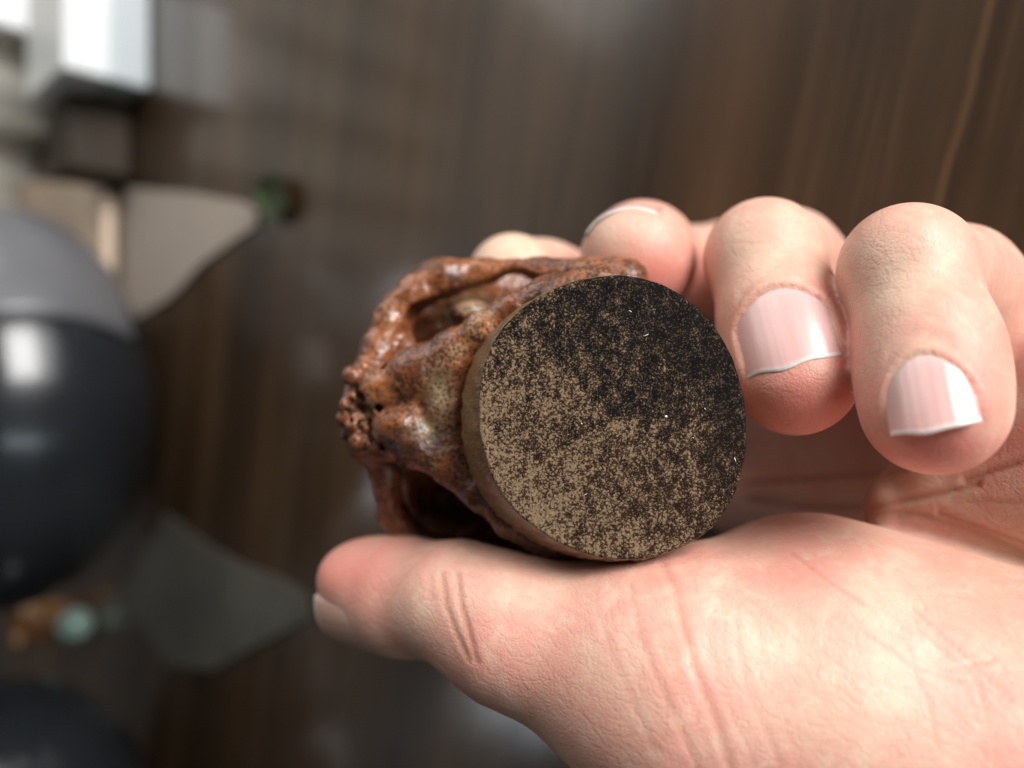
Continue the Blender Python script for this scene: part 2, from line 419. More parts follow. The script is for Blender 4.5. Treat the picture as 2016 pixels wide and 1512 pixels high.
def nailspec(o, t, n, R, w, L, h0, curv, tip=0.42):
    t = t / np.linalg.norm(t); n = n - t * (n @ t); n /= np.linalg.norm(n); b = np.cross(t, n)
    return dict(o=np.asarray(o, float), t=t, n=n, b=b, R=R, w=w, L=L, h0=h0, c=curv, tip=tip)
def along(name, yp):
    a, b = JT[name][2][0], JT[name][0][0]
    for f in np.linspace(0, 1, 200):
        p = a + (b - a) * f
        if CY - p[1] / -p[2] * FPX >= yp: return p
    return b
def axisdir(name): return JT[name][0][0] - JT[name][2][0]
NAILS = dict(
    ring=nailspec(along('ring', 640), axisdir('ring'), np.array([-0.40, .50, .78]), 6.9, 5.1, 10.0, 6.95, 0.012),
    pinky=nailspec(along('pinky', 765), axisdir('pinky'), np.array([-0.52, .42, .74]), 5.4, 3.65, 7.7, 6.45, 0.012),
    middle=nailspec(JT['middle'][0][0] + np.array([0.5, 0.4, -5.5]), axisdir('middle'), np.array([-.22, .97, .1]), 6.7, 4.9, 10.0, 7.15, 0.018),
    thumb=nailspec(THUMB[1][0] + np.array([0.0, 0, 0.0]), THUMB[0][0] - THUMB[2][0], np.array([-.05, -.52, .86]), 7.6, 5.3, 11.4, 7.6, 0.006),
)
NAILS['thumb']['fold'] = 0.0; NAILS['middle']['fold'] = 0.0
def nail_height(s, u, v):
    return np.sqrt(np.maximum(s['R'] ** 2 - u * u, 0.2)) - s['R'] + s['h0'] - s['c'] * v * v
def cut_nail(F, A, s):
    c = s['o'] + s['t'] * s['L'] * .5 + s['n'] * s['h0']; m = s['L'] * .5 + 5
    w = F.window(c - m, c + m); X, Y, Z = F.pts(w)
    dx, dy, dz = X - s['o'][0], Y - s['o'][1], Z - s['o'][2]
    v = dx * s['t'][0] + dy * s['t'][1] + dz * s['t'][2]
    u = dx * s['b'][0] + dy * s['b'][1] + dz * s['b'][2]
    h = dx * s['n'][0] + dy * s['n'][1] + dz * s['n'][2]
    root = 2.6 * (u / s['w']) ** 2
    H = nail_height(s, np.clip(u, -s['w'], s['w']), v)
    # pocket: above the plate, inside its outline
    pocket = smax(smax(np.abs(u) - s['w'], root - v, 0.6), (H - h), 0.25)
    A[w] = smax(A[w], -pocket.astype(np.float32), 0.6)
    edge = smax(np.abs(u) - s['w'], root - v, 0.8)
    fade = np.clip((s['L'] * 0.92 - v) / 2.0, 0, 1) * np.clip((h - s['h0'] * 0.25) / 2.0, 0, 1)
    amp = s.get('fold', 0.24)
    A[w] -= (amp * np.exp(-((edge - 0.75) / 0.65) ** 2) * fade).astype(np.float32)
    A[w] += (amp * 0.5 * np.exp(-((edge - 2.3) / 0.8) ** 2) * fade * (np.abs(u) < s['w'] * .8)).astype(np.float32)

palm = HF.new()
def pc(a, b, ra, rb, k=6): add_cone(HF, palm, a, b, ra, rb, k)
for nm, r in (('index', 10.5), ('middle', 10.5), ('ring', 10.5), ('pinky', 10.5)):
    pc(WR + np.array([0, {'index': -10, 'middle': -3, 'ring': 4, 'pinky': 11}[nm], -8]), JT[nm][4][0], 13, r)
pc(JT['index'][4][0], JT['middle'][4][0], 10, 10); pc(JT['middle'][4][0], JT['ring'][4][0], 10, 9.6); pc(JT['ring'][4][0], JT['pinky'][4][0], 9.6, 9.4)
pc(np.array([92., -2., -108.]), WR + np.array([0, 12, 0]), 12.5, 15)                       # heel on the little-finger side
pc(THUMB[4][0], P(2080, 1560, 86), 13.6, 21.5, 7)                                           # ball of the thumb
pc(P(1600, 1320, 94), P(1760, 1370, 94), 18.4, 19.0, 6)
pc(P(2080, 1560, 86), WR + np.array([8, -4, 2]), 21, 19, 8)
pc(WR, WR + np.array([62., -8., 62.]), 20, 23, 8)                                           # wrist and forearm
pc(WR + np.array([0, 12, 0]), WR + np.array([62., 6., 62.]), 17, 22, 8)
pc(WR + np.array([0, -12, 0]), WR + np.array([62., -22., 62.]), 17, 22, 8)
pc(P(1885, 678, 105), P(2060, 705, 107), 7.3, 7.2, 2)
# fleshy pads below the fingers
pc(P(2052, 705, 101), P(2130, 715, 108), 6.2, 7.4, 2)
pc(P(1870, 915, 99), P(2110, 832, 91), 6.4, 9.0, 2)
pc(P(1800, 1008, 102), P(2110, 985, 90), 6.0, 9.0, 2)
hand = palm
th = HF.new(); chain(HF, th, THUMB, 4)
add_ell(HF, th, P(735, 1130, 109), (7.2, 4.6, 6.5), 3)
hand = smin(hand, th, 5)
del th
for nm in ('index', 'middle', 'ring', 'pinky'):
    f = HF.new(); j = JT[nm]
    chain(HF, f, j, 3.0)
    t = (j[0][0] - j[2][0]); t = t / np.linalg.norm(t)
    if nm in NAILS:
        n = NAILS[nm]['n']
        add_ell(HF, f, j[0][0] - n * 1.6 - t * 2.0, (5.9, 5.9, 5.9), 4)                   # pulp
        cut_nail(HF, f, NAILS[nm])
    fing = f if nm == 'index' else smin(fing, f, 0.6)
    del f
hand = smin(hand, fing, 2.2)
V, Q = surface_nets(hand, HF.ax, HF.ay, HF.az)
for _ in range(2):                                                                          # light relaxation
    acc = np.zeros_like(V); ct = np.zeros(len(V))
    for i in range(4):
        for jn in (1, 3): np.add.at(acc, Q[:, i], V[Q[:, (i + jn) % 4]])
        np.add.at(ct, Q[:, i], 2)
    V = V * 0.5 + 0.5 * acc / ct[:, None]
N = vnormals(V, Q)
px, py, dd = proj(V)
front = np.clip(N[:, 2] * 4 + 0.6, 0, 1)
red = np.zeros(len(V)); crease = np.zeros(len(V)); pale = np.zeros(len(V)); disp = np.zeros(len(V))
def groove(line, width, depth, col, d0=0, d1=200, bul=0.2):
    depth *= 0.36; width *= 0.8
    global disp, crease
    m = front * ((dd > d0) & (dd < d1))
    q = seg_dist(px, py, line)
    g = np.exp(-(q / width) ** 2) * m
    disp -= depth * g
    disp += depth * bul * np.exp(-((q - width * 2.2) / (width * 1.2)) ** 2) * m
    crease = np.maximum(crease, col * g)
def blush(x, y, rx, ry, a, d0=0, d1=200, arr=None):
    m = ((dd > d0) & (dd < d1)); g = a * np.exp(-((px - x) / rx) ** 2 - ((py - y) / ry) ** 2) * m
    (red if arr is None else arr)[:] = np.maximum(red if arr is None else arr, g)
# thumb joint folds
groove([(872, 1130), (878, 1190), (900, 1250), (925, 1300)], 6.5, 0.34, 0.75)
groove([(902, 1130), (908, 1190), (925, 1250), (940, 1305)], 6.5, 0.38, 0.8)
groove([(846, 1130), (850, 1180)], 7, 0.15, 0.2)
# folds where the thumb meets its ball
groove([(1305, 1110), (1330, 1160), (1345, 1230), (1365, 1310), (1410, 1420), (1440, 1520)], 10, 0.38, 0.42)
groove([(1240, 1150), (1262, 1260), (1300, 1350), (1340, 1430), (1375, 1520)], 8, 0.22, 0.25)
groove([(1450, 1190), (1452, 1270), (1470, 1350), (1510, 1440), (1540, 1520)], 8, 0.16, 0.2)
groove([(1180, 1200), (1205, 1290), (1250, 1390), (1290, 1480)], 8, 0.12, 0.15)
groove([(1395, 1250), (1410, 1330), (1450, 1420), (1490, 1520)], 5, 0.09, 0.12)
rs = np.random.default_rng(11)
for i in range(26):                                                                         # fine crossing lines on the ball
    x = rs.uniform(1420, 1990); y = rs.uniform(1130, 1440); L = rs.uniform(60, 190); a = rs.normal(1.15, 0.22)
    pl = [(x, y), (x + L * .5 * math.cos(a) + rs.normal(0, 8), y + L * .5 * math.sin(a)), (x + L * math.cos(a), y + L * math.sin(a))]
    groove(pl, 4.0, rs.uniform(0.05, 0.11), 0.2, bul=0.4)
for pl in ([(1690, 1235), (1740, 1270), (1800, 1315), (1900, 1345)], [(1790, 1270), (1800, 1320), (1830, 1380), (1850, 1470)], [(1860, 1320), (1960, 1300)],
           [(1560, 1090), (1640, 1150), (1700, 1190)], [(1800, 1200), (1900, 1290), (1990, 1380)], [(1915, 1310), (1940, 1400), (1960, 1480)], [(1810, 1240), (1880, 1300)]):
    groove(pl, 5.0, 0.15, 0.5)
# creases of the palm
groove([(1470, 955), (1600, 945), (1750, 930), (1860, 900), (2030, 800)], 9, 0.5, 0.7, 95)
groove([(1480, 985), (1600, 1002), (1720, 998), (1860, 968), (2030, 925)], 10, 0.7, 0.75, 90)
groove([(1640, 1012), (1800, 1010), (1930, 1050), (2040, 1095)], 10, 0.5, 0.6, 84)
groove([(1955, 640), (1962, 700), (1972, 775)], 8, 0.3, 0.4, 84)
groove([(1900, 945), (1960, 925), (2030, 905)], 9, 0.8, 0.8, 70)
groove([(1850, 1010), (1940, 1040), (2030, 1075)], 8, 0.6, 0.7, 70)
groove([(1905, 985), (2030, 990)], 5, 0.25, 0.4, 70)
# finger joints
for y, wd in ((500, 6), (518, 7), (536, 6)): groove([(1740, y + 3), (1790, y - 3), (1845, y + 2)], wd, 0.07, 0.05, 70, 92)
for y in (478, 496, 512): groove([(1460, y + 2), (1505, y - 2), (1560, y + 3)], 6, 0.06, 0.05, 76, 100)
# colour of the skin: pads and nail folds are redder, knuckles paler
blush(1570, 800, 130, 75, 0.8, 0, 100); blush(1665, 690, 55, 90, 0.55, 0, 98); blush(1835, 880, 130, 70, 0.85, 0, 92); blush(1930, 760, 55, 100, 0.55, 0, 92)
blush(1720, 780, 45, 90, 0.5, 0, 92); blush(1290, 540, 120, 60, 0.8, 90, 130); blush(690, 1120, 110, 70, 0.75, 95, 130); blush(1350, 500, 40, 80, 0.5, 90, 130)
blush(700, 1155, 70, 10, 0.5, 95, 130)
blush(1560, 1130, 120, 60, 0.26); blush(1600, 1220, 90, 60, 0.28); blush(1850, 1130, 160, 60, 0.22); blush(1060, 1260, 200, 120, 0.16); blush(1330, 1130, 60, 40, 0.35)
blush(1230, 1420, 160, 110, 0.22); blush(2000, 690, 80, 60, 0.4); blush(1620, 600, 60, 60, 0.25, 0, 100)
blush(1500, 500, 90, 50, 0.35, 0, 105, pale); blush(1760, 560, 80, 60, 0.45, 0, 100, pale); blush(1960, 1120, 100, 80, 0.3, 0, 120, pale); blush(1520, 1270, 110, 60, 0.35, 0, 120, pale)
blush(1700, 1400, 200, 90, 0.22, 0, 120, pale); blush(1900, 960, 120, 50, 0.3, 90, 130, pale); blush(1010, 480, 90, 60, 0.6, 110, 140, pale)
V = V + N * disp[:, None]
handW = to_world(V)
hand_o = mesh_obj('hand', handW, Q, M_SKIN, origin=tuple(to_world(np.array([WR]))[0]))
fattr(hand_o, 'red', red); fattr(hand_o, 'crease', np.clip(crease, 0, 1)); fattr(hand_o, 'pale', pale)
tag(hand_o, 'bare left hand with curled fingers cradling the carved root above the dark wooden table', 'hand')

def build_nail(s, wavy, mat=None):
    mat = mat or M_NAIL
    nu, nv = 28, 30; vs, at_e, at_u, at_l = [], [], [], []
    for top in (1, 0):
        for j in range(nv + 1):
            for i in range(nu + 1):
                uu = -1 + 2 * i / nu; jj = j / nv
                v0 = 2.6 * uu * uu - 0.5
                v1 = s['L'] - 0.9 * uu * uu + wavy * (0.22 * math.sin(3.1 * uu + 1) + 0.12 * math.sin(7 * uu))
                v = v0 + (v1 - v0) * jj
                u = uu * (s['w'] + 0.12)
                h = float(nail_height(s, np.array(u), np.array(v)))
                h += (0.10 if jj > .12 else -0.18 + 0.28 * jj / .12) * (1 - 0.75 * abs(uu) ** 6) + 0.012 * math.sin(uu * 23) * (1 - uu * uu)
                if not top: h -= 0.25
                vs.append(s['o'] + s['t'] * v + s['b'] * u + s['n'] * h)
                at_e.append(min(1, max(0, (v - (v1 - s['tip'] - 0.5 * uu * uu * 0)) / 0.32))); at_u.append(uu + 3 + s['R'])
                at_l.append(max(0.0, 1 - ((v - v0) / (0.34 * s['L']))) * max(0, 1 - uu * uu * .8))
    W = nu + 1; off = W * (nv + 1); fs = []
    for j in range(nv):
        for i in range(nu):
            a = j * W + i; fs.append([a, a + 1, a + W + 1, a + W]); fs.append([off + a, off + a + W, off + a + W + 1, off + a + 1])
    rimi = [i for i in range(nu + 1)] + [j * W + nu for j in range(1, nv + 1)] + [nv * W + i for i in range(nu - 1, -1, -1)] + [j * W for j in range(nv - 1, 0, -1)]
    for a, b in zip(rimi, rimi[1:] + rimi[:1]): fs.append([b, a, off + a, off + b])
    o = mesh_obj('fingernail', to_world(vs), fs, mat, hand_o)
    fattr(o, 'edge', at_e); fattr(o, 'nu', at_u); fattr(o, 'lunula', at_l)
    return o
for nm, wv in (('ring', 1.0), ('pinky', 0.5), ('middle', 0.5), ('thumb', 0.3)): build_nail(NAILS[nm], wv, mat_nail((0.70, 0.40, 0.31)) if nm == 'thumb' else None)

# ------------------------------------------------------------------ the carved root
DC = P(1206, 822, 85.0)
# outline of the sawn end as read from its silhouette (pixel offsets from centre), smoothed
OUT = [(944, 800), (950, 730), (985, 650), (1040, 600), (1100, 565), (1170, 546), (1230, 543), (1290, 555), (1345, 583), (1395, 630), (1434, 690), (1458, 755),
       (1467, 820), (1466, 900), (1446, 975), (1402, 1038), (1340, 1078), (1270, 1100), (1200, 1099), (1120, 1078), (1050, 1036), (990, 975), (955, 900)]
def outline(n):
    a = [math.atan2(-(y - 822), x - 1206) for x, y in OUT]; r = [math.hypot(x - 1206, y - 822) for x, y in OUT]
    q = sorted(zip(a, r)); a = np.array([e[0] for e in q]); r = np.array([e[1] for e in q])
    a3 = np.concatenate([a - 2 * math.pi, a, a + 2 * math.pi]); r3 = np.tile(r, 3)
    th = np.linspace(-math.pi, math.pi, n, endpoint=False)
    rr = np.interp(th, a3, r3)
    for _ in range(5): rr = (np.roll(rr, 1) + 2 * rr + np.roll(rr, -1)) / 4
    rr = rr + 0.9 * np.sin(th * 13 + 1) * np.sin(th * 5) + 0.4 * np.sin(th * 41 + 2)
    return th, rr / FPX * 85.0
NT_ = 160
th_, rr_ = outline(NT_)
root_axis = np.array([-0.27, -0.17, -1.0]); 
carv = bpy.data.objects.new('root_carving', None); COL.objects.link(carv); carv.location = tuple(to_world(P(1100, 1098, 100))); carv.empty_display_size = 0.01
tag(carv, 'reddish brown carved root with openwork loop and flat speckled cut end, held in the hand', 'carving')
# cut face
vs, uv = [tuple(DC)], [(0, 0)]
rings = [0.15, 0.3, 0.45, 0.6, 0.75, 0.9, 0.975, 0.993]
for f in rings:
    for t, r in zip(th_, rr_):
        x, y = math.cos(t) * r * f, math.sin(t) * r * f
        vs.append((DC[0] + x, DC[1] + y, DC[2] + 0.12 * (1 - f * f) * 0.5)); uv.append((x, y))
for t, r in zip(th_, rr_):
    x, y = math.cos(t) * r, math.sin(t) * r; vs.append((DC[0] + x, DC[1] + y, DC[2] - 0.14)); uv.append((x, y))
fs = [[0, 1 + i, 1 + (i + 1) % NT_] for i in range(NT_)]
for k in range(len(rings)):
    for i in range(NT_):
        a, b = 1 + k * NT_ + i, 1 + k * NT_ + (i + 1) % NT_; fs.append([a, a + NT_, b + NT_, b])
def put_uv(o, uv):
    l = o.data.uv_layers.new(name='UVMap'); vi = np.zeros(len(o.data.loops), dtype=np.int32); o.data.loops.foreach_get('vertex_index', vi)
    l.data.foreach_set('uv', np.array(uv, dtype=np.float32)[vi].ravel())
cf = mesh_obj('cut_face', to_world(vs), fs, M_CUT, carv); put_uv(cf, uv)
cf['label'] = 'flat sawn end with tan specks on dark brown'
# side wall below the cut
vs, uv, fs = [], [], []
prof = [(-0.02, 1.0), (0.12, 1.004), (0.5, 1.010), (1.5, 1.02), (3, 1.025), (5, 1.03), (7, 1.025), (9, 1.0), (10.5, 0.96), (12, 0.86), (14, 0.7)]
for z, sc in prof:
    for i, (t, r) in enumerate(zip(th_, rr_)):
        wv = 1 + 0.006 * math.sin(t * 37 + z) + 0.004 * math.sin(t * 61 + 2 * z)
        q = r * sc * (wv if z > .3 else 1)
        vs.append(DC + root_axis * z + np.array([math.cos(t) * q, math.sin(t) * q, -0.12])); uv.append((t * 14, z))
for k in range(len(prof) - 1):
    for i in range(NT_):
        a, b = k * NT_ + i, k * NT_ + (i + 1) % NT_; fs.append([a, a + NT_, b + NT_, b])
rim = mesh_obj('side_wall', to_world(vs), fs, M_RIM, carv); put_uv(rim, uv)

# carved body
CF = Field(axis(-25, 32, 0.26, -26, 34, 1), axis(-26, 20, 0.26, -27, 21, 1), axis(-126, -88, 0.26, -138, -87, 1))
B = CF.new()
add_ell(CF, B, (15., -3., -121.), (16.5, 14.5, 12.0), 2)  # unseen back bulk, added to keep light out of the palm hollow
add_ell(CF, B, P(960, 850, 112), (14.0, 13.0, 10.0), 2)
add_ell(CF, B, P(1150, 830, 108), (14.0, 15.0, 12.0), 2)
add_ell(CF, B, P(960, 960, 117), (15.5, 11.5, 6.5), 2)
add_ell(CF, B, P(930, 585, 116), (11, 4.0, 9.0), 1.5, sub=True)                                # hollow below the loop
add_ell(CF, B, P(870, 610, 108), (6.5, 4.4, 9.0), 1.5, sub=True)
add_ell(CF, B, P(900, 1000, 106), (10.0, 6.4, 8.5), 1.2, sub=True)                            # dark hollow on the thumb side
add_ell(CF, B, P(1010, 1075, 106), (8, 4.5, 8), 1.2, sub=True)
add_ell(CF, B, P(985, 572, 104), (6.0, 1.9, 8.0), 0.6, sub=True)
add_ell(CF, B, P(905, 650, 119), (13.5, 9.0, 6.0), 1.0)
def tube(pts, k=1.2): chain(CF, B, [(P(*q[:3]), q[3]) for q in pts], k)
tube([(1230, 555, 98, 3.0), (1160, 548, 101, 2.5), (1060, 535, 104, 1.7), (960, 540, 106, 2.0), (880, 548, 106, 2.6), (820, 580, 106, 2.6), (770, 630, 105, 2.2), (745, 690, 104, 2.1), (722, 755, 103, 2.6)])
tube([(850, 545, 107, 2.2), (785, 620, 109, 2.0), (755, 690, 108, 2.0)])
tube([(1180, 570, 93, 3.0), (1090, 585, 94, 2.6), (1010, 620, 95, 2.5), (955, 655, 95.5, 2.4), (890, 700, 97, 2.6), (820, 735, 98.5, 3.2), (760, 770, 100, 3.0), (712, 800, 102, 2.2)])
add_ell(CF, B, P(925, 612, 107), (3.4, 2.2, 3.0), 1.0)                                        # pale knob inside the hollow
tube([(790, 640, 107, 1.4), (800, 690, 104, 1.4)])
add_ell(CF, B, P(800, 838, 98), (2.9, 2.4, 2.6), 1.2)                                         # snout knob
add_ell(CF, B, P(850, 790, 100), (3.6, 4.0, 3.0), 1.6)
add_ell(CF, B, P(765, 775, 100), (3.2, 2.6, 2.6), 1.2)
tube([(770, 845, 99, 2.4), (830, 880, 97.5, 2.6), (890, 915, 96.5, 2.4), (945, 975, 95.5, 1.8), (1005, 1030, 95, 1.7), (1090, 1075, 95, 2.0), (1200, 1095, 95, 2.0)])
tube([(905, 700, 97, 3.0), (890, 800, 98, 3.2), (900, 880, 97, 2.6)])
tube([(735, 880, 104, 1.9), (760, 940, 106, 1.8), (770, 1010, 108, 1.9), (810, 1065, 109, 2.2), (900, 1090, 110, 2.2), (1050, 1100, 107, 2.2), (1200, 1095, 104, 2.4)])
tube([(712, 800, 102, 2.4), (730, 870, 103, 2.6), (770, 880, 101, 2.0)])
for t_ in np.linspace(0, 1, 9):                                                               # long carved slot on top
    add_ell(CF, B, P(835 + 180 * t_, 622 - 68 * t_, 103.5), (2.4, 2.1 - .7 * t_, 6.5), 0.4, sub=True)
add_ell(CF, B, P(928, 618, 106), (3.0, 1.8, 2.6), 0.6)
add_ell(CF, B, P(960, 584, 117), (11.0, 5.2, 5.0), 0.5)
rc = np.random.default_rng(5)
for i in range(60):                                                                            # knobbly root scars at the muzzle
    a = rc.uniform(0, 2 * math.pi); q = rc.uniform(0, 1) ** .5
    add_ell(CF, B, P(722 + 42 * q * math.cos(a) + rc.normal(0, 3), 800 + 85 * q * math.sin(a), 100.2 + rc.uniform(-.8, 1.5)), np.array([1, 1, 1]) * rc.uniform(0.7, 1.35), 0.25)
for i in range(46):                                                                            # drilled pits between them
    a = rc.uniform(0, 2 * math.pi); q = rc.uniform(0, 1) ** .5
    add_ell(CF, B, P(735 + 55 * q * math.cos(a), 800 + 85 * q * math.sin(a), 99.2 + rc.uniform(-1, 1)), np.array([1, 1, 1.6]) * rc.uniform(0.45, 0.75), 0.25, sub=True)
V, Q = surface_nets(B, CF.ax, CF.ay, CF.az)
N = vnormals(V, Q)
def snoise(p, f, ph):
    return (np.sin(p[:, 0] * f + ph + 1.7 * np.sin(p[:, 1] * f * .7 + ph)) + np.sin(p[:, 1] * f * 1.13 + 2 * ph + 1.5 * np.sin(p[:, 2] * f * .8)) + np.sin(p[:, 2] * f * .93 + 3 * ph + 1.6 * np.sin(p[:, 0] * f * .9))) / 3
V = V + N * (0.16 * snoise(V, 1.1, .3) + 0.09 * snoise(V, 2.7, 1.3) + 0.05 * snoise(V, 6.0, 2.1))[:, None]
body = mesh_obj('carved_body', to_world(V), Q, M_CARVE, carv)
px, py, dd = proj(V)
tanv = np.zeros(len(V)); dkv = np.zeros(len(V))
def paint(arr, x, y, rx, ry, a): arr[:] = np.maximum(arr, a * np.exp(-((px - x) / rx) ** 2 - ((py - y) / ry) ** 2))
paint(tanv, 865, 775, 26, 60, 1.0); paint(tanv, 845, 845, 30, 22, 1.0); paint(tanv, 925, 605, 40, 26, 0.8); paint(tanv, 900, 690, 20, 14, .6); paint(tanv, 722, 810, 20, 30, .35)
paint(dkv, 820, 885, 60, 26, 0.75); paint(dkv, 790, 775, 26, 30, 0.6); paint(dkv, 960, 985, 50, 50, .6); paint(dkv, 1050, 1090, 200, 60, .6); paint(dkv, 890, 1005, 85, 62, .85)  # last patch puts the shade of the thumb-side hollow into the colour
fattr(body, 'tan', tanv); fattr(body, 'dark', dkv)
body['label'] = 'glossy rust brown carved openwork with knobbly scars'

# dust on the cut face
M_DUST = simple('dust', (0.75, 0.76, 0.78), 0.6, 0, 0.05)
for (x, y, L, a, r) in ((1272, 660, 0.75, 0.35, .035), (1241, 613, 0.4, -0.6, .05), (1311, 820, 0.35, 0.1, .14), (1145, 834, 0.25, -1, .06), (1152, 974, 0.7, .5, .025), (1447, 905, 0.6, -1.2, .06), (1388, 805, 0.3, -.8, .045), (1365, 862, 0.16, .1, .05)):
    c = P(x, y, 84.93); c[2] = DC[2] + 0.10
    bm = bmesh.new(); bmesh.ops.create_icosphere(bm, subdivisions=1, radius=1)
    pts = [(v.co.x * L / 2, v.co.y * r + 0.05 * L * v.co.x ** 2, v.co.z * min(r, .05)) for v in bm.verts]; ff = [[v.index for v in f.verts] for f in bm.faces]; bm.free()
    ca, sa = math.cos(a), math.sin(a)
    mesh_obj('dust_fleck', to_world([(c[0] + p[0] * ca - p[1] * sa, c[1] + p[0] * sa + p[1] * ca, c[2] + p[2]) for p in pts]), ff, M_DUST, carv)

# ------------------------------------------------------------------ things standing on the table behind
def lathe(name, prof, mat, parent=None, loc=(0, 0, 0), n=64):
    vs, fs = [], []
    for r, z in prof:
        for i in range(n): a = 2 * math.pi * i / n; vs.append((loc[0] + r * math.cos(a), loc[1] + r * math.sin(a), loc[2] + z))
    for k in range(len(prof) - 1):
        for i in range(n):
            a, b = k * n + i, k * n + (i + 1) % n; fs.append([a, b, b + n, a + n])
    fs.append([i for i in range(n)][::-1]); fs.append([(len(prof) - 1) * n + i for i in range(n)])
    return mesh_obj(name, vs, fs, mat, parent)
def prism(name, poly, z0, z1, mat, parent=None, bev=0.0012):
    bev = min(bev, (z1 - z0) * 0.35)
    bm = bmesh.new(); vv = [bm.verts.new((p[0], p[1], z0)) for p in poly]; f = bm.faces.new(vv)
    if f.normal.z < 0 or True: bm.normal_update()
    if f.normal.z < 0: f.normal_flip()
    ex = bmesh.ops.extrude_face_region(bm, geom=[f]); 
    for e in ex['geom']:
        if isinstance(e, bmesh.types.BMVert): e.co.z = z1
    bmesh.ops.recalc_face_normals(bm, faces=bm.faces[:])
    bmesh.ops.bevel(bm, geom=bm.edges[:], offset=bev, segments=2, affect='EDGES', profile=.5)
    c = (sum(p[0] for p in poly) / len(poly), sum(p[1] for p in poly) / len(poly), z0)
    org = tuple(parent.location) if parent is not None else c
    for q in bm.verts: q.co -= Vector(org)
    me = bpy.data.meshes.new(name); bm.to_mesh(me); bm.free(); me.materials.append(mat)
    o = bpy.data.objects.new(name, me); COL.objects.link(o)
    if parent is not None: o.parent = parent
    else: o.location = org
    return o
M_POT = simple('black_glaze', (0.014, 0.016, 0.019), 0.24, 0.25, 0.3, 20)
M_SHEEN = simple('grey_sheen_paint', (0.12, 0.12, 0.128), 0.4, 0.1, 0.1, 30)
def pot(loc, R, Hh, label, sheen=True):
    e = bpy.data.objects.new('round_pot', None); COL.objects.link(e); e.location = loc
    pr = []
    for k in range(33):
        f = k / 32; a = -math.pi / 2 * 0.90 + f * math.pi * 0.86
        pr.append((R * math.cos(a), Hh / 2 + Hh / 2 * math.sin(a) - Hh / 2 * (1 - math.sin(math.pi / 2 * .9))))
    lathe('pot_body', pr, M_POT, e, loc)
    z = pr[-1][1]; r = pr[-1][0]
    lathe('lid', [(r + .004, z - .001), (r + .005, z + .003), (r * .8, z + .008), (r * .35, z + .012), (.008, z + .014), (.012, z + .022), (.010, z + .03), (.002, z + .032)], M_POT, e, loc)
    lathe('foot_ring', [(R * .20, 0.0), (R * .24, 0.0), (R * .27, .006), (R * .20, .007)], M_POT, e, loc)
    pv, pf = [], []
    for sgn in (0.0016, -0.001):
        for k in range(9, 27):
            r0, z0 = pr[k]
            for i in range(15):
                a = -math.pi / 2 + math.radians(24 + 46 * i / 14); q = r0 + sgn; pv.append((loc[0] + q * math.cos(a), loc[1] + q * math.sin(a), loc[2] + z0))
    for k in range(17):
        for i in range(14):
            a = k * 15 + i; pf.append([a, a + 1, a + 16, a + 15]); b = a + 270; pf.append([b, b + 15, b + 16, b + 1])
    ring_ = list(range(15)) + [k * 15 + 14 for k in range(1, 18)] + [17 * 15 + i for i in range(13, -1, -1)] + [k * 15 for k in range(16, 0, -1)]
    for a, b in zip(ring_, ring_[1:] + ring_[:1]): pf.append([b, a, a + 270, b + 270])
    if sheen: mesh_obj('sheen_patch', pv, pf, M_SHEEN, e)  # raised grey patch: a broad reflection put into colour and shape
    tag(e, label, 'pot', 'black pots'); return e
pA, _ = on_table(268, 800)
pot((pA.x, pA.y, 0.0), 0.079, 0.112, 'glossy black rounded pot with a reflection painted as grey side panel standing beside the beige slabs')
pB, _ = on_table(300, 1640)
pot((pB.x, pB.y, 0.0), 0.079, 0.112, 'plain glossy black rounded pot standing beyond the small orange cup', False)

M_BEIGE = simple('beige_ceramic', (0.78, 0.60, 0.45), 0.45, 0, 0.06, 18)
def flat(name, pix, z0, z1, mat, label, cat, group=None):
    poly = [on_table(x, y, z0)[0] for x, y in pix]
    o = prism(name, [(p.x, p.y) for p in poly], z0, z1, mat); tag(o, label, cat, group); return o
flat('beige_slab', [(-40, 352), (228, 368), (228, 640), (-40, 640)], 0.0005, 0.006, M_BEIGE, 'peach beige flat slab lying against the dark wooden block', 'slab', 'beige slabs')
flat('beige_slab', [(254, 370), (380, 382), (480, 400), (512, 420), (508, 446), (470, 470), (400, 520), (340, 585), (254, 640)], 0.0003, 0.0012, simple('grey_beige', (0.50, 0.42, 0.355), 0.6, 0, 0.06, 18), 'greyish beige pointed slab lying beside the green leaf', 'slab', 'beige slabs')
flat('table_sheen', [(330, 1012), (400, 1065), (480, 1112), (560, 1140), (610, 1175), (612, 1215), (560, 1245), (500, 1275), (420, 1320), (330, 1310), (235, 1170)], 0.0003, 0.0009, simple('olive_grey_sheen', (0.105, 0.098, 0.078), 0.85, 0, 0.25, 25), 'flat olive grey patch painted for a table reflection between the two black pots', 'mat')  # no real mat: thin grey sheet coloured as a reflection in the table top
